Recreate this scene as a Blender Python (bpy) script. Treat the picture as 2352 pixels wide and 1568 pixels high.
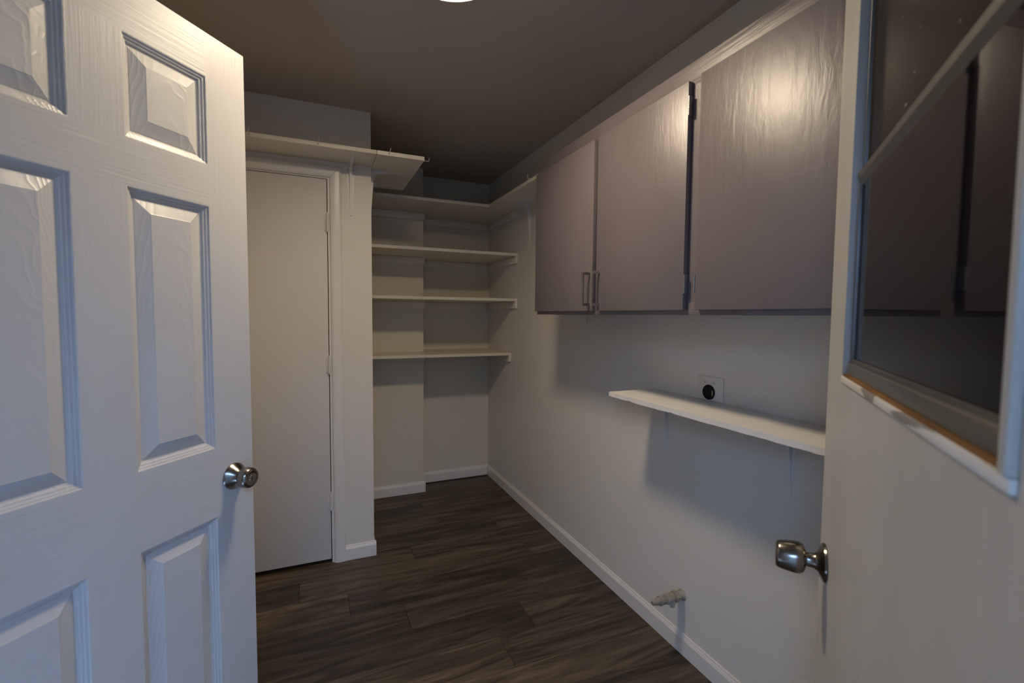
import bpy, bmesh, math, random
from mathutils import Vector, Matrix

# ------------------------------------------------------------------ clear
for o in list(bpy.data.objects):
    bpy.data.objects.remove(o, do_unlink=True)
scene = bpy.context.scene
COL = scene.collection
random.seed(7)

# ------------------------------------------------------------------ camera
F_PX, YAW, PITCH, ROLL, CAM_H = 1066.85, 0.4040, -0.0565, 0.0084, 1.361
cam_data = bpy.data.cameras.new('camera')
cam = bpy.data.objects.new('camera', cam_data)
COL.objects.link(cam)
cam_data.sensor_fit = 'HORIZONTAL'
cam_data.sensor_width = 36.0
cam_data.lens = F_PX / 2352 * 36.0
cam_data.clip_start = 0.02
cam_data.dof.use_dof = True
cam_data.dof.focus_distance = 2.2
cam_data.dof.aperture_fstop = 4.5
fw = Vector((math.sin(YAW) * math.cos(PITCH), math.cos(YAW) * math.cos(PITCH), math.sin(PITCH)))
rt = Vector((math.cos(YAW), -math.sin(YAW), 0))
up = rt.cross(fw)
r2 = rt * math.cos(ROLL) + up * math.sin(ROLL)
u2 = -rt * math.sin(ROLL) + up * math.cos(ROLL)
M = Matrix((r2, u2, -fw)).transposed().to_4x4()
M.translation = Vector((0, 0, CAM_H))
cam.matrix_world = M
scene.camera = cam

# ------------------------------------------------------------------ world, exposure
LAMP_STRENGTH = 114.0
LAMP_COLOR = (1.0, 0.83, 0.60)
SKY_COLOR = (0.33, 0.55, 1.0)
SKY_STRENGTH = 27.0
world = bpy.data.worlds.new('sky')
scene.world = world
world.use_nodes = True
bg = world.node_tree.nodes['Background']
bg.inputs[0].default_value = (*SKY_COLOR, 1)
bg.inputs[1].default_value = SKY_STRENGTH
vs = scene.view_settings
vs.view_transform = 'Standard'
vs.look = 'None'
vs.gamma = 1.0
vs.use_curve_mapping = False
vs.exposure = -0.15

# ------------------------------------------------------------------ dimensions (metres)
H = 2.44                       # ceiling
XR, XL = 1.357, -0.64          # right and left walls
YB, YCH, XCH = 3.680, 3.487, 0.763   # back wall, chase front, chase right end
YC, XE = 2.656, 0.298          # closet wall front, its right end
YF = 0.03                      # front wall inner face

# ------------------------------------------------------------------ materials
def new_mat(name):
    m = bpy.data.materials.new(name)
    m.use_nodes = True
    nt = m.node_tree
    return m, nt, nt.nodes['Principled BSDF']

def N(nt, typ, **kw):
    n = nt.nodes.new(typ)
    for k, v in kw.items():
        setattr(n, k, v)
    return n

def coords(nt, scale=(1, 1, 1), kind='Object', rand=0.0):
    tc = N(nt, 'ShaderNodeTexCoord')
    mp = N(nt, 'ShaderNodeMapping')
    mp.inputs['Scale'].default_value = scale
    nt.links.new(tc.outputs[kind], mp.inputs['Vector'])
    if rand:
        oi = N(nt, 'ShaderNodeObjectInfo')
        ml = N(nt, 'ShaderNodeMath', operation='MULTIPLY')
        ml.inputs[1].default_value = rand
        nt.links.new(oi.outputs['Random'], ml.inputs[0])
        nt.links.new(ml.outputs[0], mp.inputs['Location'])
    return mp.outputs[0]

def noise(nt, vec, scale, detail=4, rough=0.5, dist=0.0):
    n = N(nt, 'ShaderNodeTexNoise')
    n.inputs['Scale'].default_value = scale
    n.inputs['Detail'].default_value = detail
    n.inputs['Roughness'].default_value = rough
    n.inputs['Distortion'].default_value = dist
    nt.links.new(vec, n.inputs['Vector'])
    return n.outputs['Fac']

def ramp(nt, fac, stops):
    r = N(nt, 'ShaderNodeValToRGB')
    els = r.color_ramp.elements
    while len(els) < len(stops):
        els.new(0.5)
    for e, (p, c) in zip(els, stops):
        e.position = p
        e.color = (*c, 1) if len(c) == 3 else c
    nt.links.new(fac, r.inputs[0])
    return r.outputs[0]

def bump(nt, bsdf, fac, strength, dist=0.001, prev=None):
    b = N(nt, 'ShaderNodeBump')
    b.inputs['Strength'].default_value = strength
    b.inputs['Distance'].default_value = dist
    nt.links.new(fac, b.inputs['Height'])
    if prev is not None:
        nt.links.new(prev, b.inputs['Normal'])
    nt.links.new(b.outputs[0], bsdf.inputs['Normal'])
    return b.outputs[0]

def paint(name, col, rough=0.45, tex=0.25, tscale=260, var=0.04, spec=0.5):
    m, nt, b = new_mat(name)
    v = coords(nt)
    f = noise(nt, v, 3.0, 5, 0.6)
    c0 = tuple(x * (1 - var) for x in col)
    c1 = tuple(min(1, x * (1 + var)) for x in col)
    nt.links.new(ramp(nt, f, [(0.3, c0), (0.7, c1)]), b.inputs['Base Color'])
    b.inputs['Roughness'].default_value = rough
    b.inputs['Specular IOR Level'].default_value = spec
    if tex:
        g = noise(nt, v, tscale, 3, 0.55)
        bump(nt, b, g, tex, 0.001)
    return m

def grain_paint(name, col, axis, rough=0.4, strength=0.3, rings=False, dist=0.001, var=0.03, spec=0.5, across=130, along=3.5):
    """painted moulded wood grain; axis is the local direction the grain runs along"""
    m, nt, b = new_mat(name)
    sc = [across, across, across]
    sc['xyz'.index(axis)] = along
    v = coords(nt, tuple(sc), rand=40.0)
    f = noise(nt, v, 1.0, 5, 0.6, 0.4)
    h = f
    if rings:
        v2 = coords(nt)
        sep = N(nt, 'ShaderNodeSeparateXYZ')
        nt.links.new(v2, sep.inputs[0])
        oi2 = N(nt, 'ShaderNodeObjectInfo')
        wob = noise(nt, v2, 9.0, 3, 0.55)
        def MA(op, a_, b_):
            q = N(nt, 'ShaderNodeMath', operation=op)
            for ii, val in ((0, a_), (1, b_)):
                if isinstance(val, (int, float)):
                    q.inputs[ii].default_value = val
                else:
                    nt.links.new(val, q.inputs[ii])
            return q.outputs[0]
        xo = MA('ADD', sep.outputs['X'], MA('MULTIPLY', MA('SUBTRACT', wob, 0.5), 0.06))
        arch = MA('MULTIPLY', MA('MULTIPLY', xo, xo), 700.0)
        ph = MA('ADD', MA('ADD', MA('MULTIPLY', sep.outputs['Z'], 16.0), arch), MA('MULTIPLY', MA('ADD', wob, oi2.outputs['Random']), 3.0))
        sn = MA('SINE', MA('MULTIPLY', ph, 6.2832), 0.0)
        pw = N(nt, 'ShaderNodeMath', operation='POWER')
        pw.inputs[1].default_value = 2.5
        nt.links.new(MA('MULTIPLY', MA('ADD', sn, 1.0), 0.5), pw.inputs[0])
        mx = N(nt, 'ShaderNodeMath', operation='MULTIPLY_ADD')
        mx.inputs[1].default_value = 0.8
        nt.links.new(pw.outputs[0], mx.inputs[0])
        ml2 = N(nt, 'ShaderNodeMath', operation='MULTIPLY')
        ml2.inputs[1].default_value = 0.35
        nt.links.new(f, ml2.inputs[0])
        nt.links.new(ml2.outputs[0], mx.inputs[2])
        h = mx.outputs[0]
    v3 = coords(nt)
    f3 = noise(nt, v3, 4.0, 4)
    nt.links.new(ramp(nt, f3, [(0.3, tuple(x * (1 - var) for x in col)), (0.7, tuple(x * (1 + var) for x in col))]), b.inputs['Base Color'])
    b.inputs['Roughness'].default_value = rough
    b.inputs['Specular IOR Level'].default_value = spec
    bump(nt, b, h, strength, dist)
    return m

def metal(name, col, rough=0.3):
    m, nt, b = new_mat(name)
    b.inputs['Metallic'].default_value = 1.0
    v = coords(nt, (400, 400, 30))
    f = noise(nt, v, 1.0, 3)
    nt.links.new(ramp(nt, f, [(0.2, tuple(x * 0.85 for x in col)), (0.8, col)]), b.inputs['Base Color'])
    b.inputs['Roughness'].default_value = rough
    return m

WALL = (0.76, 0.715, 0.64)
mat_wall = paint('wall_paint', WALL, 0.5, 0.35, 230, 0.02)
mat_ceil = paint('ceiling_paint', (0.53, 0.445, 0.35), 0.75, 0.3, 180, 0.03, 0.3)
mat_trim = paint('trim_gloss_paint', (0.78, 0.74, 0.68), 0.32, 0.12, 90, 0.02)
mat_shelf = paint('cream_shelf_paint', (0.80, 0.735, 0.61), 0.42, 0.15, 120, 0.03)
mat_white_shelf = paint('white_shelf_paint', (0.80, 0.77, 0.72), 0.42, 0.2, 120, 0.03)
mat_cream = paint('cream_wall_paint', (0.74, 0.675, 0.545), 0.5, 0.35, 230, 0.02)
mat_closet = paint('closet_door_paint', (0.69, 0.65, 0.60), 0.6, 0.15, 150, 0.02)
mat_bracket = paint('bracket_enamel', (0.76, 0.73, 0.68), 0.38, 0.0)
mat_hook = paint('hook_wire_enamel', (0.66, 0.62, 0.55), 0.35, 0.0)
mat_stile = grain_paint('door_stile_grain', (0.62, 0.61, 0.60), 'z', 0.38, 0.6)
mat_rail = grain_paint('door_rail_grain', (0.62, 0.61, 0.60), 'x', 0.38, 0.6)
mat_panel = grain_paint('door_panel_grain', (0.62, 0.61, 0.60), 'z', 0.38, 0.40, rings=True, dist=0.0008)
mat_cab = grain_paint('cabinet_plum_paint', (0.165, 0.137, 0.146), 'z', 0.41, 0.6, across=34, along=9, dist=0.0024, var=0.05, spec=1.0)
mat_cabh = grain_paint('cabinet_plum_paint_rail', (0.165, 0.137, 0.146), 'y', 0.42, 0.9, across=90, along=5, dist=0.002, var=0.05, spec=1.0)
mat_nickel = metal('satin_nickel', (0.30, 0.275, 0.24), 0.22)
mat_brushed = metal('brushed_steel_pull', (0.62, 0.60, 0.55), 0.28)
mat_hinge = metal('worn_steel_hinge', (0.40, 0.39, 0.38), 0.4)
mat_alu = metal('dull_aluminium', (0.36, 0.36, 0.335), 0.40)
mat_dull = metal('dark_dull_aluminium', (0.22, 0.22, 0.215), 0.5)
mat_white_plate = paint('plastic_plate', (0.76, 0.725, 0.66), 0.35, 0.0)
mat_black = paint('black_plastic', (0.006, 0.006, 0.006), 0.75, 0.0, spec=0.25)
mat_dark = paint('slot_dark', (0.01, 0.01, 0.01), 0.6, 0.0)
mat_brass = metal('dull_brass', (0.55, 0.45, 0.30), 0.4)
mat_ground = paint('concrete', (0.09, 0.09, 0.085), 0.9, 0.4, 60, 0.1)

# exterior glazed door face: brushed-on paint with faint vertical smears
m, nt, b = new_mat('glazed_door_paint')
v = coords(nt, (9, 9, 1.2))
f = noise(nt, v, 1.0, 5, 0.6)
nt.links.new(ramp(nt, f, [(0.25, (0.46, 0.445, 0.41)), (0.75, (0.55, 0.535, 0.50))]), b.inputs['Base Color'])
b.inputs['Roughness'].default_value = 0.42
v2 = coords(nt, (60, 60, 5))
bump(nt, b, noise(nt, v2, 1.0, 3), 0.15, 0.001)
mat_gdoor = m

# chipped white paint over grey weathered wood (glazing stop)
m, nt, b = new_mat('chipped_stop_paint')
v = coords(nt, (5, 30, 22))
f = noise(nt, v, 1.0, 2, 0.4)
nt.links.new(ramp(nt, f, [(0.0, (0.68, 0.66, 0.62)), (0.50, (0.68, 0.66, 0.62)), (0.515, (0.26, 0.24, 0.21)), (1.0, (0.20, 0.18, 0.15))]), b.inputs['Base Color'])
b.inputs['Roughness'].default_value = 0.55
bump(nt, b, f, 0.5, 0.002)
mat_chip = m

m, nt, b = new_mat('stained_wood_strip')
v = coords(nt, (6, 80, 80))
f = noise(nt, v, 1.0, 4)
nt.links.new(ramp(nt, f, [(0.3, (0.10, 0.045, 0.01)), (0.7, (0.30, 0.14, 0.03))]), b.inputs['Base Color'])
b.inputs['Roughness'].default_value = 0.6
mat_stain = m

# floor planks
m, nt, b = new_mat('floor_plank_vinyl')
v = coords(nt, (1.5, 15, 15), rand=23.0)
f = noise(nt, v, 1.0, 8, 0.66, 1.6)
base = ramp(nt, f, [(0.28, (0.016, 0.010, 0.006)), (0.43, (0.044, 0.030, 0.018)), (0.57, (0.102, 0.073, 0.046)), (0.73, (0.18, 0.131, 0.085))])
v2 = coords(nt, (4, 130, 130), rand=51.0)
f2 = noise(nt, v2, 1.0, 4, 0.6)
fine = ramp(nt, f2, [(0.3, (0.55, 0.55, 0.55)), (0.65, (1.1, 1.1, 1.1))])
mx = N(nt, 'ShaderNodeMix', data_type='RGBA', blend_type='MULTIPLY')
mx.inputs['Factor'].default_value = 0.7
nt.links.new(base, mx.inputs['A'])
nt.links.new(fine, mx.inputs['B'])
oi = N(nt, 'ShaderNodeObjectInfo')
tone = ramp(nt, oi.outputs['Random'], [(0.0, (0.72, 0.72, 0.74)), (1.0, (1.28, 1.25, 1.18))])
mx2 = N(nt, 'ShaderNodeMix', data_type='RGBA', blend_type='MULTIPLY')
mx2.inputs['Factor'].default_value = 1.0
nt.links.new(mx.outputs['Result'], mx2.inputs['A'])
nt.links.new(tone, mx2.inputs['B'])
nt.links.new(mx2.outputs['Result'], b.inputs['Base Color'])
b.inputs['Roughness'].default_value = 0.48
b.inputs['Specular IOR Level'].default_value = 0.4
bump(nt, b, f2, 0.25, 0.0008)
mat_plank = m
mat_sub = paint('plank_joint_dark', (0.02, 0.015, 0.012), 0.8, 0.0)

def glass_mat(name, tint, refl_rough, haze=None, haze_col=(0.05, 0.04, 0.03)):
    m = bpy.data.materials.new(name)
    m.use_nodes = True
    nt = m.node_tree
    nt.nodes.clear()
    out = N(nt, 'ShaderNodeOutputMaterial')
    tr = N(nt, 'ShaderNodeBsdfTransparent')
    tr.inputs[0].default_value = (*tint, 1)
    gl = N(nt, 'ShaderNodeBsdfGlossy')
    gl.inputs['Roughness'].default_value = refl_rough
    fr = N(nt, 'ShaderNodeFresnel')
    fr.inputs['IOR'].default_value = 1.5
    mix = N(nt, 'ShaderNodeMixShader')
    nt.links.new(fr.outputs[0], mix.inputs[0])
    nt.links.new(tr.outputs[0], mix.inputs[1])
    nt.links.new(gl.outputs[0], mix.inputs[2])
    last = mix.outputs[0]
    if haze:
        di = N(nt, 'ShaderNodeBsdfDiffuse')
        v = coords(nt, (1, 1, 1))
        f = noise(nt, v, 75, 2, 0.5)
        c = ramp(nt, f, [(0.0, haze_col), (0.72, haze_col), (0.76, (0.45, 0.42, 0.38))])
        nt.links.new(c, di.inputs[0])
        mix2 = N(nt, 'ShaderNodeMixShader')
        mix2.inputs[0].default_value = haze
        nt.links.new(last, mix2.inputs[1])
        nt.links.new(di.outputs[0], mix2.inputs[2])
        last = mix2.outputs[0]
    nt.links.new(last, out.inputs[0])
    return m

mat_glass = glass_mat('clear_grimy_glass', (0.62, 0.62, 0.62), 0.03)
mat_dusty = glass_mat('dusty_obscure_pane', (0.30, 0.28, 0.25), 0.12, 0.6)

m = bpy.data.materials.new('lamp_lens_glow')
m.use_nodes = True
nt = m.node_tree
b = nt.nodes['Principled BSDF']
b.inputs['Base Color'].default_value = (0.8, 0.75, 0.65, 1)
b.inputs['Emission Color'].default_value = (*LAMP_COLOR, 1)
b.inputs['Emission Strength'].default_value = LAMP_STRENGTH
mat_lens = m

# ------------------------------------------------------------------ mesh helpers
def bm_box(bm, x0, x1, y0, y1, z0, z1, bev=0.0, seg=2):
    r = bmesh.ops.create_cube(bm, size=1.0)
    vs_ = r['verts']
    for q in vs_:
        q.co = Vector(((x0 + x1) / 2 + q.co.x * (x1 - x0), (y0 + y1) / 2 + q.co.y * (y1 - y0), (z0 + z1) / 2 + q.co.z * (z1 - z0)))
    if bev:
        es = list({e for q in vs_ for e in q.link_edges})
        bmesh.ops.bevel(bm, geom=es, offset=bev, segments=seg, profile=0.5, affect='EDGES')

def bm_prism(bm, pts, t0, t1, plane='xz'):
    """polygon pts extruded between t0 and t1 along the remaining axis"""
    def mk(p, t):
        if plane == 'xz':
            return (p[0], t, p[1])
        if plane == 'yz':
            return (t, p[0], p[1])
        return (p[0], p[1], t)
    a = [bm.verts.new(mk(p, t0)) for p in pts]
    c = [bm.verts.new(mk(p, t1)) for p in pts]
    n = len(pts)
    fs = [bm.faces.new(a), bm.faces.new(c[::-1])]
    for i in range(n):
        fs.append(bm.faces.new((a[i], c[i], c[(i + 1) % n], a[(i + 1) % n])))
    bmesh.ops.recalc_face_normals(bm, faces=fs)

def bm_tube(bm, path, rad, seg=8, cap=True):
    path = [Vector(p) for p in path]
    rads = rad if isinstance(rad, (list, tuple)) else [rad] * len(path)
    rings = []
    ref = None
    for i, p in enumerate(path):
        if i == 0:
            t = path[1] - path[0]
        elif i == len(path) - 1:
            t = path[-1] - path[-2]
        else:
            t = (path[i + 1] - p).normalized() + (p - path[i - 1]).normalized()
        t.normalize()
        if ref is None:
            ref = t.orthogonal().normalized()
        else:
            ref = (ref - t * ref.dot(t)).normalized()
        bi = t.cross(ref)
        rings.append([bm.verts.new(p + (ref * math.cos(k * 2 * math.pi / seg) + bi * math.sin(k * 2 * math.pi / seg)) * rads[i]) for k in range(seg)])
    for i in range(len(rings) - 1):
        for k in range(seg):
            bm.faces.new((rings[i][k], rings[i][(k + 1) % seg], rings[i + 1][(k + 1) % seg], rings[i + 1][k]))
    if cap:
        bm.faces.new(rings[0][::-1])
        bm.faces.new(rings[-1])

def bm_lathe(bm, prof, origin, axis, seg=40):
    """prof: list of (distance along axis, radius)"""
    ax = Vector(axis).normalized()
    o = Vector(origin)
    u = ax.orthogonal().normalized()
    w = ax.cross(u)
    rings = []
    for t, r in prof:
        if r < 1e-6:
            rings.append([bm.verts.new(o + ax * t)])
        else:
            rings.append([bm.verts.new(o + ax * t + (u * math.cos(k * 2 * math.pi / seg) + w * math.sin(k * 2 * math.pi / seg)) * r) for k in range(seg)])
    fs = []
    for i in range(len(rings) - 1):
        A, B = rings[i], rings[i + 1]
        for k in range(seg):
            k2 = (k + 1) % seg
            if len(A) == 1 and len(B) == 1:
                continue
            if len(A) == 1:
                fs.append(bm.faces.new((A[0], B[k2], B[k])))
            elif len(B) == 1:
                fs.append(bm.faces.new((A[k], A[k2], B[0])))
            else:
                fs.append(bm.faces.new((A[k], A[k2], B[k2], B[k])))
    bmesh.ops.recalc_face_normals(bm, faces=fs)

def finish(bm, name, mat, smooth=False, off=None):
    if off is not None:
        bmesh.ops.translate(bm, verts=bm.verts, vec=-Vector(off))
    me = bpy.data.meshes.new(name)
    bm.to_mesh(me)
    bm.free()
    if smooth:
        for p in me.polygons:
            p.use_smooth = True
        try:
            me.set_sharp_from_angle(angle=math.radians(38))
        except Exception:
            pass
    me.materials.append(mat)
    return me

def link(name, me, parent=None):
    o = bpy.data.objects.new(name, me)
    COL.objects.link(o)
    if parent is not None:
        o.parent = parent
    return o

def tag(o, label=None, cat=None, group=None, kind=None):
    if label:
        o['label'] = label
    if cat:
        o['category'] = cat
    if group:
        o['group'] = group
    if kind:
        o['kind'] = kind
    return o

class Thing:
    """an Empty at the base of a thing; parts are authored in world (or door-local) space"""
    def __init__(self, name, loc, label, cat, group=None, kind=None, rotz=0.0, local=False):
        self.e = bpy.data.objects.new(name, None)
        COL.objects.link(self.e)
        self.e.empty_display_size = 0.05
        self.e.location = loc
        self.e.rotation_euler = (0, 0, rotz)
        self.off = None if local else Vector(loc)
        tag(self.e, label, cat, group, kind)

    def part(self, name, bm, mat, parent=None, smooth=False, label=None):
        o = link(name, finish(bm, name, mat, smooth, self.off), parent or self.e)
        if label:
            o['label'] = label
        return o

    def box(self, name, x0, x1, y0, y1, z0, z1, mat, bev=0.0, parent=None, label=None):
        bm = bmesh.new()
        bm_box(bm, x0, x1, y0, y1, z0, z1, bev)
        return self.part(name, bm, mat, parent, bool(bev), label)

def struct_box(name, x0, x1, y0, y1, z0, z1, mat, label, bev=0.0):
    bm = bmesh.new()
    bm_box(bm, x0, x1, y0, y1, z0, z1, bev)
    o = link(name, finish(bm, name, mat, bool(bev)))
    return tag(o, label, None, None, 'structure')

def struct_boxes(name, boxes, mat, label):
    bm = bmesh.new()
    for bx in boxes:
        bm_box(bm, *bx)
    o = link(name, finish(bm, name, mat))
    return tag(o, label, None, None, 'structure')

# ------------------------------------------------------------------ setting: floor of planks
fl = struct_box('floor', XL, XR, YF - 0.12, YB, -0.03, -0.006, mat_sub, 'dark brown wood plank floor of the laundry room')
PW = 0.187
SEAM0 = 2.137
PL = 1.22
first_joint = {0: 0.372, 1: 0.135, -1: 0.880}     # row index -> x of one end joint
rows = range(-12, 9)
for r in rows:
    y1 = SEAM0 - (0 if r >= 0 else 0) + (r) * PW
    y0 = y1 - PW
    a0, a1 = max(y0, YF - 0.12), min(y1, YB)
    if a1 - a0 < 0.01:
        continue
    j = first_joint.get(r, (0.31 + 0.47 * r + 0.13 * math.sin(r * 2.1)) % PL)
    xs = [XL]
    k = j - 3 * PL
    while k < XR:
        if XL + 0.05 < k < XR - 0.05:
            xs.append(k)
        k += PL
    xs.append(XR)
    for p0, p1 in zip(xs[:-1], xs[1:]):
        bm = bmesh.new()
        g = 0.0006
        cx, cy = (p0 + p1) / 2, (a0 + a1) / 2
        bm_box(bm, p0 + g - cx, p1 - g - cx, a0 + g - cy, a1 - g - cy, -0.006, 0.0, 0.0009, 1)
        o = link('plank', finish(bm, 'plank', mat_plank), fl)
        o.location = (cx, cy, 0)

# ------------------------------------------------------------------ walls and ceiling
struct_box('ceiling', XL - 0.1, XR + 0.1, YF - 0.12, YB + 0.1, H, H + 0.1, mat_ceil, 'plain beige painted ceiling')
struct_box('wall_right', XR, XR + 0.1, YF - 0.12, YB + 0.1, -0.03, H, mat_wall, 'off white textured wall behind the cabinet')
struct_box('wall_back', XL - 0.1, XR, YB, YB + 0.1, -0.03, H, mat_cream, 'back wall of the shelved alcove')
struct_box('wall_chase', XE - 0.10, XCH, YCH, YB, -0.006, H, mat_cream, 'boxed out strip of wall at the back of the alcove')
CL0, CL1, CLT = -0.535, 0.0727, 2.062     # closet door slab
OP0, OP1, OPT = CL0 - 0.017, 0.0895, CLT + 0.017
struct_boxes('wall_closet', [(XL, OP0, YC, YC + 0.1, -0.006, H), (OP1, XE, YC, YC + 0.1, -0.006, H), (OP0, OP1, YC, YC + 0.1, OPT, H),
                             (XE - 0.10, XE, YC + 0.1, YCH, -0.006, H)], mat_wall, 'wall around the closet door ending in a narrow column')
DL0, DL1 = 0.20, 0.925                      # doorway in the left wall for the panelled door
struct_boxes('wall_left', [(XL - 0.1, XL, YF - 0.12, DL0, -0.03, H), (XL - 0.1, XL, DL1, YB + 0.1, -0.03, H), (XL - 0.1, XL, DL0, DL1, 2.07, H)],
             mat_wall, 'left wall with the doorway of the panelled door')
EX0, EX1 = -0.45, 0.335                     # exterior doorway the view is taken from
struct_boxes('wall_front', [(XL, EX0, YF - 0.12, YF, 0, H), (EX1, XR, YF - 0.12, YF, 0, H), (EX0, EX1, YF - 0.12, YF, 2.08, H)],
             mat_wall, 'front wall with the open exterior doorway')
struct_boxes('wall_hall', [(XL - 1.3, XL - 0.1, -0.3, 1.5, -0.05, 0.0), (XL - 1.3, XL - 0.1, -0.3, 1.5, H, H + 0.1), (XL - 1.4, XL - 1.3, -0.3, 1.5, 0, H),
                           (XL - 1.3, XL - 0.1, -0.4, -0.3, 0, H), (XL - 1.3, XL - 0.1, 1.5, 1.6, 0, H)], mat_wall, 'small dim hall beyond the left doorway')
struct_box('ground', -12, 12, -14, YF - 0.12, -0.2, -0.12, mat_ground, 'grey concrete outside the doorway')

struct_box('wall_sky_block', -9, 9, -3.2, -3.0, -0.12, 3.00, mat_ground, 'added unseen grey wall outside the doorway that hides the low sky')  # added out of view so only sky above it lights the room

struct_box('roof_sky_block', -4, 4, -1.25, YF - 0.12, 2.45, 2.55, mat_ground, 'added unseen slab above the doorway that cuts off the high sky')  # added unseen overhang, limits high sky light on surfaces near the doorway
struct_box('wall_side_sky_block', 0.46, 0.56, -2.2, YF - 0.121, -0.12, 2.449, mat_ground, 'added unseen wall beside the doorway that cuts sky light from the right')  # added unseen blocker, keeps sky light off the panelled door

# baseboards (stepped top profile)
def baseboard(name, p0, p1, nrm, label, t=0.011, h=0.084):
    """p0->p1 along the wall foot, nrm points into the room"""
    p0, p1, n = Vector((*p0, 0)), Vector((*p1, 0)), Vector((*nrm, 0))
    prof = [(0, 0.001), (t, 0.001), (t, h - 0.020), (t - 0.002, h - 0.016), (t - 0.003, h - 0.012), (t - 0.0055, h - 0.009), (t - 0.0065, h - 0.004), (t - 0.008, h), (0, h)]
    bm = bmesh.new()
    A = [bm.verts.new(p0 + n * a + Vector((0, 0, z))) for a, z in prof]
    B = [bm.verts.new(p1 + n * a + Vector((0, 0, z))) for a, z in prof]
    fs = [bm.faces.new(A), bm.faces.new(B[::-1])]
    for i in range(len(prof)):
        j2 = (i + 1) % len(prof)
        fs.append(bm.faces.new((A[i], B[i], B[j2], A[j2])))
    bmesh.ops.recalc_face_normals(bm, faces=fs)
    o = link(name, finish(bm, name, mat_trim))
    return tag(o, label, None, None, 'structure')

T = 0.011
baseboard('baseboard_right', (XR, YF), (XR, YB - T), (-1, 0), 'white baseboard along the cabinet wall')
baseboard('baseboard_back', (XCH + T, YB), (XR, YB), (0, -1), 'white baseboard across the back of the alcove')
baseboard('baseboard_chase', (XE, YCH), (XCH + T, YCH), (0, -1), 'white baseboard across the boxed out wall strip')
baseboard('baseboard_column', (0.146, YC), (XE + T, YC), (0, -1), 'short white baseboard at the foot of the column')
baseboard('baseboard_column_side', (XE, YC), (XE, YCH - T), (1, 0), 'white baseboard along the side of the column')
baseboard('baseboard_left', (XL, DL1 + 0.06), (XL, YC - 0.001), (1, 0), 'white baseboard along the left wall')

# ------------------------------------------------------------------ closet door, casing and jamb
trim = Thing('trim_1', (OP1, YC, 0), 'white painted casing around the closet door', None, None, 'structure')
CI, CO = 0.088, 0.146
cprof = [(CI, 0.0), (CI, 0.006), (CI + 0.004, 0.010), (CI + 0.012, 0.014), (CI + 0.024, 0.016), (CI + 0.045, 0.015), (CO - 0.002, 0.013), (CO, 0.011), (CO, 0.0)]
ZI, ZO = CLT + 0.010, CLT + 0.068
bm = bmesh.new()       # right leg, mitred at the top
A, B = [], []
for x, t in cprof:
    A.append(bm.verts.new((x, YC - t, 0.001)))
    B.append(bm.verts.new((x, YC - t, ZI + (x - CI))))
fs = [bm.faces.new(A), bm.faces.new(B[::-1])]
for i in range(len(cprof)):
    j2 = (i + 1) % len(cprof)
    fs.append(bm.faces.new((A[i], B[i], B[j2], A[j2])))
bmesh.ops.recalc_face_normals(bm, faces=fs)
trim.part('casing_side', bm, mat_trim, smooth=True)
bm = bmesh.new()       # head
A, B = [], []
LX = CL0 - 0.015
for x, t in cprof:
    A.append(bm.verts.new((LX - (x - CI), YC - t, ZI + (x - CI))))
    B.append(bm.verts.new((x - 0.0006, YC - t, ZI + (x - CI) + 0.0006)))
fs = [bm.faces.new(A), bm.faces.new(B[::-1])]
for i in range(len(cprof)):
    j2 = (i + 1) % len(cprof)
    fs.append(bm.faces.new((A[i], B[i], B[j2], A[j2])))
bmesh.ops.recalc_face_normals(bm, faces=fs)
trim.part('casing_head', bm, mat_trim, smooth=True)
bm = bmesh.new()       # left leg
A, B = [], []
for x, t in cprof:
    A.append(bm.verts.new((LX - (x - CI), YC - t, 0.001)))
    B.append(bm.verts.new((LX - (x - CI), YC - t, ZI + (x - CI))))
fs = [bm.faces.new(A), bm.faces.new(B[::-1])]
for i in range(len(cprof)):
    j2 = (i + 1) % len(cprof)
    fs.append(bm.faces.new((A[i], B[i], B[j2], A[j2])))
bmesh.ops.recalc_face_normals(bm, faces=fs)
trim.part('casing_side', bm, mat_trim, smooth=True)
trim.box('jamb', CL1 + 0.004, OP1 - 0.0005, YC + 0.001, YC + 0.099, 0.001, CLT + 0.004, mat_trim)
trim.box('jamb', OP0 + 0.0005, CL0 - 0.004, YC + 0.001, YC + 0.099, 0.001, CLT + 0.004, mat_trim)
trim.box('jamb_head', OP0 + 0.0005, OP1 - 0.0005, YC + 0.001, YC + 0.099, CLT + 0.004, OPT - 0.0005, mat_trim)

cd = Thing('door_3', ((CL0 + CL1) / 2, YC, 0), 'flat white closet door hinged beside the column', 'door', None, 'structure')
cd.box('slab', CL0, CL1, YC - 0.001, YC + 0.034, 0.023, CLT, mat_closet, 0.0015)
for z0, z1 in ((1.775, 1.900), (1.022, 1.155), (0.285, 0.408)):
    zc = (z0 + z1) / 2
    bm = bmesh.new()
    bm_tube(bm, [(CL1 + 0.002, YC - 0.009, zc - 0.046), (CL1 + 0.002, YC - 0.009, zc + 0.046)], 0.0068, 12)
    bm_tube(bm, [(CL1 + 0.002, YC - 0.009, zc + 0.046), (CL1 + 0.002, YC - 0.009, zc + 0.052)], [0.0045, 0.003], 10)
    bm_tube(bm, [(CL1 + 0.002, YC - 0.009, zc - 0.052), (CL1 + 0.002, YC - 0.009, zc - 0.046)], [0.003, 0.0045], 10)
    hg = cd.part('hinge', bm, mat_closet, smooth=True)
    cd.box('hinge_leaf', CL1 - 0.014, CL1 - 0.001, YC - 0.0045, YC - 0.0008, zc - 0.044, zc + 0.044, mat_closet, 0.0008, hg)

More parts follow.
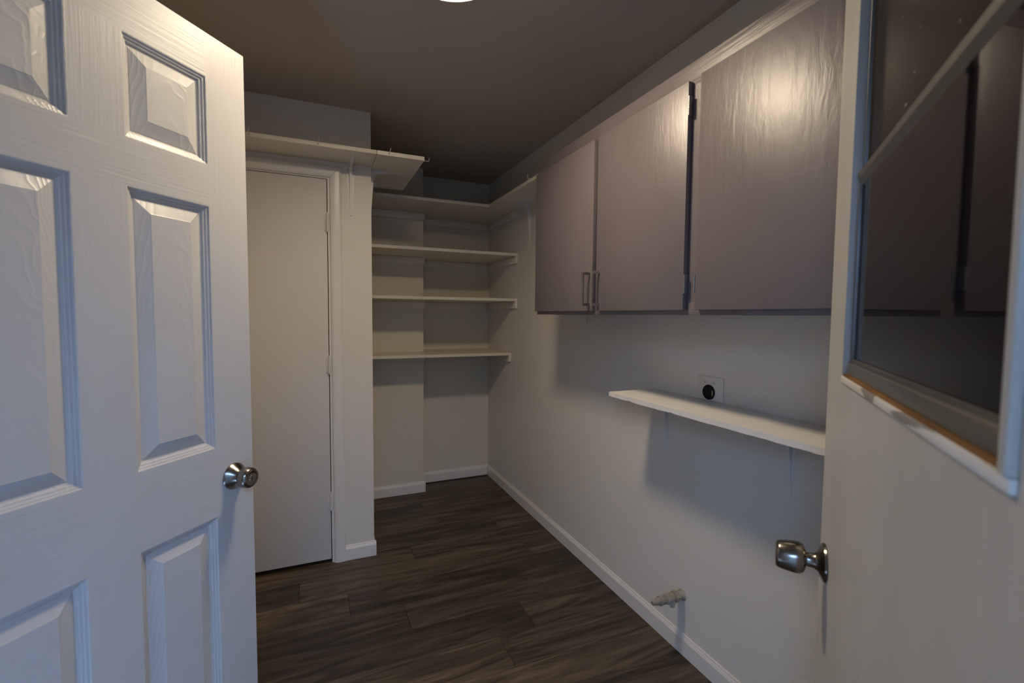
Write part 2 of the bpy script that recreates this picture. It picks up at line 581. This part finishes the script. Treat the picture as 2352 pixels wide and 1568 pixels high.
# ------------------------------------------------------------------ six panel door (door_1), local x = from hinge to free edge, local -y = visible face
A1 = math.radians(51.0)
EDGE = Vector((-0.163, 1.465))
DW = 0.712
HX, HY = EDGE.x - DW * math.cos(A1), EDGE.y - DW * math.sin(A1)
d1 = Thing('door_1', (HX, HY, 0), 'white six panel door with wood grain standing open', 'door', None, 'structure', A1, True)
ZT, ZB = 2.045, 0.014
TH = 0.035
S = lambda s: DW - s       # s measured from the free edge
x_st1, x_p1, x_m0, x_p2 = S(0.113), S(0.306), S(0.405), S(0.600)
zs = [ZB, 0.235, 0.835, 1.013, 1.626, 1.726, 1.940, ZT]
DEEP = 0.0135
d1.box('core', 0.001, DW - 0.001, DEEP + 0.0025, TH, ZB, ZT, mat_stile)
def piece(name, x0, x1, z0, z1, mat):
    return d1.box(name, x0, x1, 0.0, DEEP + 0.0025, z0, z1, mat)
piece('stile', x_st1, DW, ZB, ZT, mat_stile)
piece('stile', 0.0, x_p2, ZB, ZT, mat_stile)
for z0, z1 in ((zs[0], zs[1]), (zs[2], zs[3]), (zs[4], zs[5]), (zs[6], zs[7])):
    piece('rail', x_p2, x_st1, z0, z1, mat_rail)
for z0, z1 in ((zs[1], zs[2]), (zs[3], zs[4]), (zs[5], zs[6])):
    piece('mullion', x_m0, x_p1, z0, z1, mat_stile)
LOOPS = [(0.0, 0.0), (0.0020, 0.0004), (0.0030, 0.0030), (0.0075, 0.0045), (0.0085, 0.0070), (0.0130, 0.0084), (0.0140, 0.0112), (0.0185, DEEP), (0.0205, DEEP), (0.0220, 0.0125), (0.0480, 0.0032), (0.0500, 0.0022)]
for xa, xb in ((x_p1, x_st1), (x_p2, x_m0)):
    for z0, z1 in ((zs[1], zs[2]), (zs[3], zs[4]), (zs[5], zs[6])):
        cx, cz = (xa + xb) / 2, (z0 + z1) / 2
        bm = bmesh.new()
        prev = None
        for ins, dp in LOOPS:
            hx, hz = (xb - xa) / 2 - ins, (z1 - z0) / 2 - ins
            ring = [bm.verts.new((sx * hx, dp, sz * hz)) for sx, sz in ((-1, -1), (1, -1), (1, 1), (-1, 1))]
            if prev:
                for k in range(4):
                    bm.faces.new((prev[k], prev[(k + 1) % 4], ring[(k + 1) % 4], ring[k]))
            prev = ring
        bm.faces.new(prev)
        bk = [bm.verts.new((sx * (xb - xa) / 2, DEEP + 0.0024, sz * (z1 - z0) / 2)) for sx, sz in ((-1, -1), (1, -1), (1, 1), (-1, 1))]
        bm.faces.new(bk[::-1])
        bmesh.ops.recalc_face_normals(bm, faces=bm.faces)
        for f in bm.faces:
            f.normal_update()
        o = link('panel', finish(bm, 'panel', mat_panel), d1.e)
        o.location = (cx, 0, cz)
        # visible face must look along local -y
KZ = 0.925
kx = S(0.062)
bm = bmesh.new()
bm_lathe(bm, [(0.0, 0.0), (0.0, 0.0345), (0.0025, 0.0350), (0.005, 0.0335), (0.012, 0.027), (0.022, 0.0185), (0.030, 0.0150), (0.034, 0.0150), (0.034, 0.0)], (kx, 0, KZ), (0, -1, 0), 48)
kn = d1.part('rosette', bm, mat_nickel, smooth=True, label='cone shaped satin nickel rosette')
bm = bmesh.new()
bm_lathe(bm, [(0.026, 0.0), (0.026, 0.0145), (0.030, 0.0200), (0.034, 0.0250), (0.038, 0.0268), (0.050, 0.0272), (0.054, 0.0262), (0.058, 0.0235), (0.0605, 0.0195), (0.0600, 0.0165), (0.0590, 0.0150), (0.0592, 0.0085), (0.0605, 0.0078), (0.0605, 0.0)], (kx, 0, KZ), (0, -1, 0), 48)
kb = d1.part('knob', bm, mat_nickel, smooth=True, label='round satin nickel knob with key cylinder')
bm = bmesh.new()
bm_box(bm, kx - 0.0009, kx + 0.0009, -0.0612, -0.0603, KZ - 0.005, KZ + 0.005)
d1.part('key_slot', bm, mat_dark, kb)
for z0 in (0.20, 1.0, 1.80):
    bm = bmesh.new()
    bm_tube(bm, [(-0.004, 0.030, z0 - 0.045), (-0.004, 0.030, z0 + 0.045)], 0.0065, 12)
    d1.part('hinge', bm, mat_nickel, smooth=True)

# ------------------------------------------------------------------ glazed exterior door (door_2), local x = from hinge to free edge, local +y = visible face
A2 = math.radians(40.2)
K = Vector((0.843, 0.525))
u = Vector((math.cos(A2), math.sin(A2)))
W2 = 0.765
edge = K + u * 0.066
h2 = edge - u * W2
d2 = Thing('door_2', (h2.x, h2.y, 0), 'white flush door with an aluminium sash window standing open', 'door', None, 'structure', A2, True)
T2 = 0.035
s2 = lambda s: W2 - 0.066 + s         # s measured from the knob axis
gx1, gx0 = s2(-0.083), s2(-0.617)
gz0, gz1 = 1.258, 1.935
bm = bmesh.new()
bm_box(bm, 0, gx0, -T2, 0, 0.012, 2.04)
bm_box(bm, gx1, W2, -T2, 0, 0.012, 2.04)
bm_box(bm, gx0, gx1, -T2, 0, 0.012, gz0)
bm_box(bm, gx0, gx1, -T2, 0, gz1, 2.04)
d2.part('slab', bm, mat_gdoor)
# glazing stops on the visible face
sw = 0.011
d2.box('glazing_stop', gx0, gx1, -0.012, 0.004, gz0 + 0.0004, gz0 + sw, mat_chip, 0.002, label='chipped white paint strip below the sash')
d2.box('glazing_stop', gx0, gx1, -0.012, 0.004, gz1 - sw, gz1 - 0.0004, mat_gdoor, 0.002)
d2.box('glazing_stop', gx1 - 0.006, gx1 - 0.0004, -0.012, 0.003, gz0 + sw, gz1 - sw, mat_gdoor, 0.002)
d2.box('glazing_stop', gx0 + 0.0004, gx0 + sw, -0.012, 0.006, gz0 + sw, gz1 - sw, mat_gdoor, 0.002)
ix0, ix1 = gx0 + sw, gx1 - 0.006
d2.box('wood_sill_strip', ix0, ix1, -0.030, 0.0015, gz0 + sw, gz0 + sw + 0.0035, mat_stain, label='brown stained wood strip')
zs0 = gz0 + sw + 0.0036
ZM = 1.572       # meeting rail
for xa, xb in ((ix0, ix0 + 0.014), (ix1 - 0.008, ix1)):      # aluminium channels at both sides
    bm = bmesh.new()
    bm_box(bm, xa, xb, -0.030, -0.0105, zs0, gz1 - sw, 0.0012)
    d2.part('side_channel', bm, mat_dull, smooth=True)
lx0, lx1 = ix0 + 0.0142, ix1 - 0.0082
sash = d2.box('sash_rail', lx0, lx1, -0.016, -0.002, zs0, zs0 + 0.019, mat_alu, 0.0015, label='dull aluminium bottom rail')
d2.box('sash_lip', lx0, lx1, -0.0085, -0.0065, zs0 + 0.0192, zs0 + 0.0255, mat_dull, 0.0005, sash)
bm = bmesh.new()
bm_prism(bm, [(-0.024, ZM - 0.008), (-0.010, ZM - 0.008), (-0.004, ZM + 0.001), (-0.003, ZM + 0.009), (-0.007, ZM + 0.014), (-0.024, ZM + 0.020)], lx0, lx1, 'yz')
d2.part('meeting_rail', bm, mat_alu, label='aluminium meeting rail across the sash window')
d2.box('sash_stile', lx1 - 0.006, lx1, -0.016, -0.005, zs0 + 0.0192, ZM - 0.0082, mat_dull, 0.0012)
d2.box('sash_stile', lx0, lx0 + 0.012, -0.016, -0.005, zs0 + 0.0192, ZM - 0.0082, mat_dull, 0.0012)
d2.box('pane', lx0 + 0.0122, lx1 - 0.0062, -0.0115, -0.0090, zs0 + 0.0196, ZM - 0.0085, mat_glass, label='clear grimy lower window pane')
d2.box('pane', lx0 + 0.001, lx1 - 0.001, -0.0175, -0.0150, ZM + 0.0205, gz1 - sw - 0.001, mat_dusty, label='dusty dark upper window pane')
KZ2 = 0.920
kx2 = s2(0.0)
bm = bmesh.new()
bm_lathe(bm, [(0.0, 0.0), (0.0, 0.0330), (0.002, 0.0338), (0.005, 0.0325), (0.008, 0.026), (0.012, 0.0175), (0.018, 0.0130), (0.030, 0.0120), (0.034, 0.0125), (0.034, 0.0)], (kx2, 0, KZ2), (0, 1, 0), 48)
d2.part('rosette', bm, mat_nickel, smooth=True, label='satin nickel rosette and neck')
bm = bmesh.new()
bm_lathe(bm, [(0.030, 0.0), (0.030, 0.0130), (0.032, 0.0200), (0.035, 0.0250), (0.040, 0.0275), (0.048, 0.0280), (0.060, 0.0268), (0.072, 0.0245), (0.0765, 0.0228), (0.0785, 0.0200), (0.0785, 0.0)], (kx2, 0, KZ2), (0, 1, 0), 48)
d2.part('knob', bm, mat_nickel, smooth=True, label='tulip shaped satin nickel knob')
for z0 in (0.22, 1.02, 1.84):
    bm = bmesh.new()
    bm_tube(bm, [(-0.004, -0.030, z0 - 0.045), (-0.004, -0.030, z0 + 0.045)], 0.0065, 12)
    d2.part('hinge', bm, mat_nickel, smooth=True)

# ------------------------------------------------------------------ wall cabinet
CX, CZ0, CZ1 = 1.067, 1.366, 2.129
CY1, CY0 = 2.1674, 0.045
cab = Thing('wall_cabinet', (XR, (CY0 + CY1) / 2, CZ0), 'long plum grey wall cabinet with four flat doors above the shelf', 'cabinet')
bm = bmesh.new()
ft = 0.018
bm_box(bm, CX + ft, XR - 0.001, CY1 - 0.016, CY1, CZ0, CZ1)
bm_box(bm, CX + ft, XR - 0.001, CY0, CY0 + 0.016, CZ0, CZ1)
bm_box(bm, CX + ft, XR - 0.001, CY0 + 0.016, CY1 - 0.016, CZ1 - 0.016, CZ1)
bm_box(bm, CX + ft, XR - 0.001, CY0 + 0.016, CY1 - 0.016, CZ0 + 0.012, CZ0 + 0.028)
bm_box(bm, XR - 0.008, XR - 0.001, CY0 + 0.016, CY1 - 0.016, CZ0 + 0.028, CZ1 - 0.016)
cab.part('body', bm, mat_cab)
RT, RB = 0.072, 0.040
cab.box('top_rail', CX, CX + ft, CY0, CY1, CZ1 - RT, CZ1, mat_cabh, 0.0008)
cab.box('bottom_rail', CX, CX + ft, CY0, CY1, CZ0, CZ0 + RB, mat_cabh, 0.0008)
for ya, yb in ((CY1 - 0.045, CY1), (1.575, 1.640), (1.050, 1.135), (0.415, 0.480), (CY0, CY0 + 0.045)):
    cab.box('stile', CX + 0.0003, CX + ft, ya, yb, CZ0 + RB, CZ1 - RT, mat_cab)
DZ0, DZ1 = 1.3815, 2.0686
DF, DBK = 1.049, 1.0665
doors = [(1.6265, 2.158, 'r'), (1.1164, 1.5945, 'l'), (0.463, 1.0677, 'r'), (0.060, 0.440, 'l')]
handle_y = [1.640, 1.577, 0.478, 0.425]
hinge_y = [2.163, 1.1125, 1.0715, 0.056]
hinge_z = [((1.461, 0.029), (1.995, 0.029))] * 4
for i, (ya, yb, side) in enumerate(doors):
    d = cab.box('door', DF, DBK, ya, yb, DZ0, DZ1, mat_cab, 0.0012)
    hy = handle_y[i] if i != 0 else 1.643
    # square bar pull
    bm = bmesh.new()
    hx = DF - 0.034
    q = 0.0052
    hz0, hz1 = 1.402, 1.539
    bm_box(bm, hx - q * 0.7, hx + q * 0.7, hy - q, hy + q, hz0, hz1, 0.0006)
    bm_box(bm, hx + q * 0.7, DF - 0.0001, hy - q, hy + q, hz0, hz0 + 2 * q, 0.0006)
    bm_box(bm, hx + q * 0.7, DF - 0.0001, hy - q, hy + q, hz1 - 2 * q, hz1, 0.0006)
    cab.part('handle', bm, mat_brushed, d, label='brushed steel square bar pull')
    for zc, hh in hinge_z[i]:
        if i in (0, 3) or (i == 2 and zc > 1.8):
            continue
        bm = bmesh.new()
        for k in range(3):
            za = zc - hh + k * (2 * hh / 3) + 0.0006
            bm_tube(bm, [(DF + 0.0005, hinge_y[i], za), (DF + 0.0005, hinge_y[i], za + 2 * hh / 3 - 0.0012)], 0.0034, 10)
        if i == 1:
            bm_box(bm, DF + 0.003, DBK - 0.001, ya - 0.0022, ya - 0.0002, zc - hh, zc + hh)
        cab.part('hinge', bm, mat_hinge, d, smooth=True, label='small worn steel hinge')

mat_chipwood = paint('bare_wood_chip', (0.16, 0.10, 0.04), 0.7, 0.0)
for cz_, ch_ in ((2.005, 0.006), (1.990, 0.010), (1.966, 0.004)):
    cab.box('paint_chip', CX - 0.0006, CX + 0.0004, 1.0735, 1.0785, cz_ - ch_, cz_ + ch_ * 0.5, mat_chipwood, 0.0, None, 'bare brown wood where paint has chipped')

# ------------------------------------------------------------------ shelf brackets and hooks
def bracket_bm(la, ll):
    """corner at origin, arm along +x under the shelf, leg along -z on the wall"""
    bm = bmesh.new()
    pts = [(0.0005, -0.0005), (la, -0.0005), (la, -0.003)]
    pts += [(la * 0.6, -0.0085), (0.065, -0.0175)]
    for k in range(7):
        t = math.radians(90 + k * 15)
        c = (0.050, -0.048)
        pts.append((c[0] + 0.029 * math.cos(t), c[1] + 0.029 * math.sin(t)))
    pts += [(0.0185, -0.065), (0.0095, -ll * 0.6), (0.003, -ll + 0.006), (0.0005, -ll)]
    bm_prism(bm, pts, -0.0065, 0.0065, 'xz')
    # flat flanges, tapering to the tips
    def flange(p):
        a = [bm.verts.new(q) for q in p[0]]
        c = [bm.verts.new(q) for q in p[1]]
        fs = [bm.faces.new(a), bm.faces.new(c[::-1])]
        for i in range(4):
            fs.append(bm.faces.new((a[i], c[i], c[(i + 1) % 4], a[(i + 1) % 4])))
        bmesh.ops.recalc_face_normals(bm, faces=fs)
    w0, w1, t = 0.0235, 0.0075, 0.0018
    flange(([(0.0, -w0, -0.0003), (la + 0.003, -w1, -0.0003), (la + 0.003, w1, -0.0003), (0.0, w0, -0.0003)],
            [(0.0, -w0, -0.0003 - t), (la + 0.003, -w1, -0.0003 - t), (la + 0.003, w1, -0.0003 - t), (0.0, w0, -0.0003 - t)]))
    flange(([(0.0003, -w0, 0.0), (0.0003, -w1, -ll - 0.006), (0.0003, w1, -ll - 0.006), (0.0003, w0, 0.0)],
            [(0.0003 + t, -w0, 0.0), (0.0003 + t, -w1, -ll - 0.006), (0.0003 + t, w1, -ll - 0.006), (0.0003 + t, w0, 0.0)]))
    return bm

def add_bracket(thing, corner, ang, la, ll, screws=True):
    bm = bracket_bm(la, ll)
    bmesh.ops.rotate(bm, verts=bm.verts, cent=(0, 0, 0), matrix=Matrix.Rotation(ang, 3, 'Z'))
    bmesh.ops.translate(bm, verts=bm.verts, vec=corner)
    br = thing.part('bracket', bm, mat_bracket, label='white stamped metal bracket')
    if screws:
        R = Matrix.Rotation(ang, 3, 'Z')
        for dy, dz in ((-0.0135, -0.032), (0.0135, -0.032), (0.0, -ll + 0.004)):
            bm = bmesh.new()
            p = Vector(corner) + R @ Vector((0.002, dy, dz))
            bm_lathe(bm, [(0.0, 0.0), (0.0, 0.0034), (0.0012, 0.0026), (0.0016, 0.0)], p, R @ Vector((1, 0, 0)), 10)
            thing.part('screw', bm, mat_hinge, br)
    return br

def add_hook(thing, p, out, length=0.024, rise=0.021, lean=0.0):
    """square bent screw hook leaving the shelf edge at p in direction out"""
    p, out = Vector(p), Vector(out).normalized()
    z = Vector((0, 0, 1))
    side = out.cross(z)
    pts = [p - out * 0.006, p + out * (length - 0.004), p + out * (length - 0.001) + z * 0.001, p + out * length + z * 0.004, p + out * (length + 0.001) + z * rise + side * lean]
    bm = bmesh.new()
    bm_tube(bm, pts, 0.0016, 8)
    bm_lathe(bm, [(0.0, 0.0), (0.0, 0.0042), (0.0015, 0.0036), (0.002, 0.0)], p, out, 12)
    return thing.part('hook', bm, mat_hook, smooth=True, label='white screw hook')

def board(thing, x0, x1, y0, y1, ztop, t=0.0192, name='board'):
    return thing.box(name, x0, x1, y0, y1, ztop - t, ztop, mat_shelf, 0.0012)

# shelf over the closet door
ZA, TA, DA = 2.1737, 0.0195, 0.2233
sa = Thing('wall_shelf', ((XL + XE) / 2, YC, ZA - TA), 'narrow white shelf over the closet door, with screw hooks', 'shelf')
board(sa, XL + 0.002, 0.3015, YC - DA, YC - 0.0005, ZA, TA)
add_bracket(sa, (0.193, YC, ZA - TA), -math.pi / 2, 0.175, 0.275)
for hx in (-0.254, 0.034):
    add_hook(sa, (hx, YC - DA, ZA - 0.010), (0, -1, 0), lean=-0.002)
# stub shelf on the side of the column
sb = Thing('wall_shelf', (XE, 2.74, ZA - TA), 'short white stub shelf sticking out from the side of the column', 'shelf')
bm = bmesh.new()
bm_prism(bm, [(0.3035, YC - DA), (0.539, YC - DA), (0.539, 3.070), (XE + 0.0008, 3.070), (XE + 0.0008, YC - 0.003), (0.3035, YC - 0.003)], ZA - TA, ZA, 'xy')
sb.part('board', bm, mat_shelf)
add_bracket(sb, (XE, 2.712, ZA - TA), 0.0, 0.178, 0.275, False)
add_bracket(sb, (XE, 2.992, ZA - TA), 0.0, 0.165, 0.275, False)
add_hook(sb, (0.362, YC - DA, ZA - 0.010), (0, -1, 0), lean=-0.004)
add_hook(sb, (0.539, 2.440, ZA - 0.018), (1, 0, 0), length=0.026, rise=0.017)
add_hook(sb, (0.539, 2.800, ZA - 0.016), (1, 0, 0), length=0.026, rise=0.017)

# corner shelf (L shaped) at the top of the alcove
ZL, TL, LF, LR = 2.1313, 0.0191, 3.092, 1.1378
CLH = 0.052
def alcove_cleats(th, zu, yfront, label=None, h=CLH):
    ct = 0.017
    th.box('cleat', XE + 0.001, XCH + 0.008, YCH - ct, YCH - 0.0005, zu - h, zu - 0.0015, mat_shelf, 0.001)
    th.box('cleat', XCH + 0.010, XR - ct - 0.002, YB - ct, YB - 0.0005, zu - h, zu - 0.0015, mat_shelf, 0.001)
    th.box('cleat', XR - ct, XR - 0.0005, yfront, YB - 0.001, zu - h, zu - 0.0015, mat_shelf, 0.001)

sc = Thing('corner_shelf', (XR, YB, ZL - TL), 'high white corner shelf running from the alcove to the cabinet', 'shelf')
bm = bmesh.new()
bm_prism(bm, [(XE + 0.001, LF), (LR, LF), (LR, CY1 + 0.002), (XR - 0.0005, CY1 + 0.002), (XR - 0.0005, YB - 0.0005), (XCH + 0.001, YB - 0.0005), (XCH + 0.001, YCH - 0.0005), (XE + 0.001, YCH - 0.0005)], ZL - TL, ZL, 'xy')
sc.part('board', bm, mat_shelf)
alcove_cleats(sc, ZL - TL, LF)
add_bracket(sc, (XR, 2.888, ZL - TL), math.pi, 0.190, 0.262, False)
add_hook(sc, (LR, 2.390, ZL - 0.010), (-1, 0, 0), length=0.030, rise=0.024)

def alcove_shelf(ztop, yfront, label, cleat_h=CLH, cleat_front=None):
    th = Thing('alcove_shelf', ((XE + XR) / 2, YB, ztop - TL), label, 'shelf', 'shelves stacked in the alcove')
    bm = bmesh.new()
    bm_prism(bm, [(XE + 0.001, yfront), (XR - 0.0008, yfront), (XR - 0.0008, YB - 0.0005), (XCH + 0.001, YB - 0.0005), (XCH + 0.001, YCH - 0.0005), (XE + 0.001, YCH - 0.0005)], ztop - TL, ztop, 'xy')
    th.part('board', bm, mat_shelf)
    alcove_cleats(th, ztop - TL, yfront + 0.002 if cleat_front is None else cleat_front, h=cleat_h)
    return th
t2 = alcove_shelf(1.8043, 3.079, 'white alcove shelf just below the high corner shelf')
t3 = alcove_shelf(1.4809, 3.079, 'middle white alcove shelf, level with the cabinet doors')
t4 = alcove_shelf(1.0814, 3.186, 'lowest white alcove shelf, with open wall below', 0.050)

# shelf under the cabinet
ZD, TD = 1.049, 0.0195
sd = Thing('utility_shelf', (XR, 1.1, ZD - TD), 'white board shelf below the cabinet, with a rough front edge', 'shelf')
XF = 1.122
ny = 60
bm = bmesh.new()
rnd = random.Random(3)
ya, yb = 0.60, 1.598
top_f, bot_f, top_b, bot_b = [], [], [], []
for k in range(ny + 1):
    y = ya + (yb - ya) * k / ny
    e = 0.0012 * (rnd.random() - 0.5)
    nick = 0.004 if k in (52, 38) else (0.0016 * rnd.random())
    xo = 0.0015 * (rnd.random() - 0.5)
    top_f.append(bm.verts.new((XF + xo * 0.5, y, ZD - 0.001 + e * 0.3)))
    bot_f.append(bm.verts.new((XF + xo, y, ZD - TD + nick)))
    top_b.append(bm.verts.new((XR - 0.0008, y, ZD)))
    bot_b.append(bm.verts.new((XR - 0.0008, y, ZD - TD)))
for k in range(ny):
    bm.faces.new((top_f[k], top_f[k + 1], top_b[k + 1], top_b[k]))
    bm.faces.new((bot_f[k], bot_b[k], bot_b[k + 1], bot_f[k + 1]))
    bm.faces.new((top_f[k], bot_f[k], bot_f[k + 1], top_f[k + 1]))
    bm.faces.new((top_b[k], top_b[k + 1], bot_b[k + 1], bot_b[k]))
bm.faces.new((top_f[0], top_b[0], bot_b[0], bot_f[0]))
bm.faces.new((top_f[-1], bot_f[-1], bot_b[-1], top_b[-1]))
bmesh.ops.recalc_face_normals(bm, faces=bm.faces)
sd.part('board', bm, mat_white_shelf)
add_bracket(sd, (XR, 1.515, ZD - TD), math.pi, 0.175, 0.225, False)
add_bracket(sd, (XR, 0.965, ZD - TD), math.pi, 0.175, 0.232, False)

# ------------------------------------------------------------------ dryer outlet
OY, OZ = 1.287, 1.081
ot = Thing('power_outlet', (XR, OY, 1.05), 'square white wall plate with a round black socket behind the utility shelf', 'outlet')
ot.box('plate', XR - 0.0045, XR - 0.0005, OY - 0.060, OY + 0.060, 1.0497, 1.139, mat_white_plate, 0.0012)
bm = bmesh.new()
bm_lathe(bm, [(0.0, 0.0), (0.0, 0.0275), (0.003, 0.0280), (0.006, 0.0265), (0.0065, 0.024), (0.005, 0.0225), (0.005, 0.0)], (XR - 0.0040, OY + 0.004, OZ), (-1, 0, 0), 36)
sk = ot.part('socket', bm, mat_black, smooth=True, label='round black dryer socket')
for dy, dz, w, h in ((0.009, 0.006, 0.002, 0.010), (-0.009, 0.006, 0.002, 0.010)):
    bm = bmesh.new()
    bm_box(bm, XR - 0.0098, XR - 0.0088, OY + 0.004 + dy - w, OY + 0.004 + dy + w, OZ + dz - h, OZ + dz + h)
    ot.part('slot', bm, mat_dark, sk)
bm = bmesh.new()
bm_box(bm, XR - 0.0100, XR - 0.0085, OY - 0.020, OY - 0.013, OZ - 0.012, OZ + 0.008, 0.0006)
ot.part('contact', bm, mat_alu, sk, label='bright metal contact')
for dy in (0.024, -0.018):
    bm = bmesh.new()
    bm_lathe(bm, [(0.0, 0.0), (0.0, 0.0032), (0.001, 0.0026), (0.0014, 0.0)], (XR - 0.0044, OY + dy, OZ + 0.036), (-1, 0, 0), 12)
    ot.part('screw', bm, mat_hinge)

# ------------------------------------------------------------------ gas valve near the floor
VY, VZ = 1.400, 0.238
gv = Thing('gas_valve', (XR, VY, VZ), 'painted brass gas valve stub on the wall above the baseboard', 'valve')
mat_valve = paint('valve_overspray', (0.34, 0.305, 0.235), 0.42, 0.5, 300, 0.35)
bm = bmesh.new()
bm_lathe(bm, [(0.0, 0.0), (0.0, 0.0230), (0.002, 0.0230), (0.006, 0.0190), (0.010, 0.0155), (0.030, 0.0145), (0.034, 0.0)], (XR, VY, VZ), (-1, 0, 0), 24)
gv.part('pipe_stub', bm, mat_valve, smooth=True, label='pipe stub with wall flange')
bm = bmesh.new()
bm_lathe(bm, [(0.026, 0.0), (0.024, 0.0225), (0.044, 0.0225), (0.044, 0.0)], (XR, VY, VZ), (-1, 0, 0), 6)
gv.part('hex_nut', bm, mat_valve)
bm = bmesh.new()
bm_lathe(bm, [(0.042, 0.0), (0.042, 0.0150), (0.048, 0.0185), (0.066, 0.0185), (0.074, 0.0150), (0.076, 0.0)], (XR, VY, VZ), (-1, 0, 0), 20)
bm_lathe(bm, [(0.0, 0.0), (0.0, 0.0120), (0.026, 0.0120), (0.028, 0.0090), (0.034, 0.0090), (0.034, 0.0)], (XR - 0.058, VY, VZ), (0, -0.35, -1), 14)
gv.part('valve_body', bm, mat_valve, smooth=True)
bm = bmesh.new()
bm_lathe(bm, [(0.072, 0.0), (0.072, 0.0205), (0.086, 0.0205), (0.086, 0.0)], (XR, VY, VZ), (-1, 0, 0), 6)
gv.part('hex_nut', bm, mat_valve)
bm = bmesh.new()
pr = [(0.084, 0.0), (0.084, 0.0150)]
for k in range(4):
    t = 0.088 + k * 0.005
    pr += [(t, 0.0150), (t + 0.0012, 0.0170), (t + 0.0030, 0.0170), (t + 0.0042, 0.0150)]
pr += [(0.110, 0.0135), (0.111, 0.0)]
bm_lathe(bm, pr, (XR, VY, VZ), (-1, 0, 0), 20)
gv.part('thread', bm, mat_valve, smooth=True)
bm = bmesh.new()
bm_lathe(bm, [(0.108, 0.0), (0.108, 0.0185), (0.116, 0.0185), (0.116, 0.0140), (0.134, 0.0122), (0.140, 0.0100), (0.150, 0.0090), (0.151, 0.0055), (0.146, 0.0045), (0.146, 0.0)], (XR, VY, VZ), (-1, 0, 0), 20)
fl_ = gv.part('flare_end', bm, mat_valve, smooth=True)
bm = bmesh.new()
bm_lathe(bm, [(0.1462, 0.0), (0.1462, 0.0043), (0.1466, 0.0)], (XR, VY, VZ), (-1, 0, 0), 14)
gv.part('bore', bm, mat_dark, fl_)

# ------------------------------------------------------------------ loose wire under the cabinet end
bm = bmesh.new()
bm_tube(bm, [(XR - 0.004, 2.128, CZ0 + 0.012), (XR - 0.010, 2.126, CZ0 - 0.010), (XR - 0.016, 2.122, CZ0 - 0.024), (XR - 0.012, 2.132, CZ0 - 0.036), (XR - 0.002, 2.142, CZ0 - 0.040)], 0.0007, 6)
wr = link('loose_wire', finish(bm, 'loose_wire', mat_dark, True, (XR, 2.13, CZ0)))
wr.location = (XR, 2.13, CZ0)
tag(wr, 'thin dark wire end dangling under the far corner of the cabinet', 'wire')

# ------------------------------------------------------------------ ceiling lamp
LX_, LY_, LRD = 0.390, 1.405, 0.148
lt = Thing('ceiling_light', (LX_, LY_, H), 'round white ceiling lamp with a glowing warm lens', 'lamp')
LIP = 0.051
bm = bmesh.new()
bm_lathe(bm, [(0.0, 0.0), (0.0, LRD - 0.012), (0.010, LRD - 0.006), (LIP - 0.012, LRD), (LIP - 0.003, LRD), (LIP, LRD - 0.003), (LIP - 0.002, LRD - 0.006), (LIP - 0.012, LRD - 0.007), (0.012, LRD - 0.020), (0.012, 0.0)], (LX_, LY_, H - 0.0005), (0, 0, -1), 64)
lt.part('rim', bm, mat_trim, smooth=True, label='white pan shaped rim')
bm = bmesh.new()
pr = [(0.014, 0.0), (0.014, LRD - 0.026)]
for k in range(0, 9):
    t = k / 8 * math.pi / 2
    pr.append((0.017 + 0.020 * math.sin(t), (LRD - 0.024) * math.cos(t) if k < 8 else 0.0))
bm_lathe(bm, pr, (LX_, LY_, H), (0, 0, -1), 64)
lt.part('lens', bm, mat_lens, smooth=True, label='glowing frosted lens')
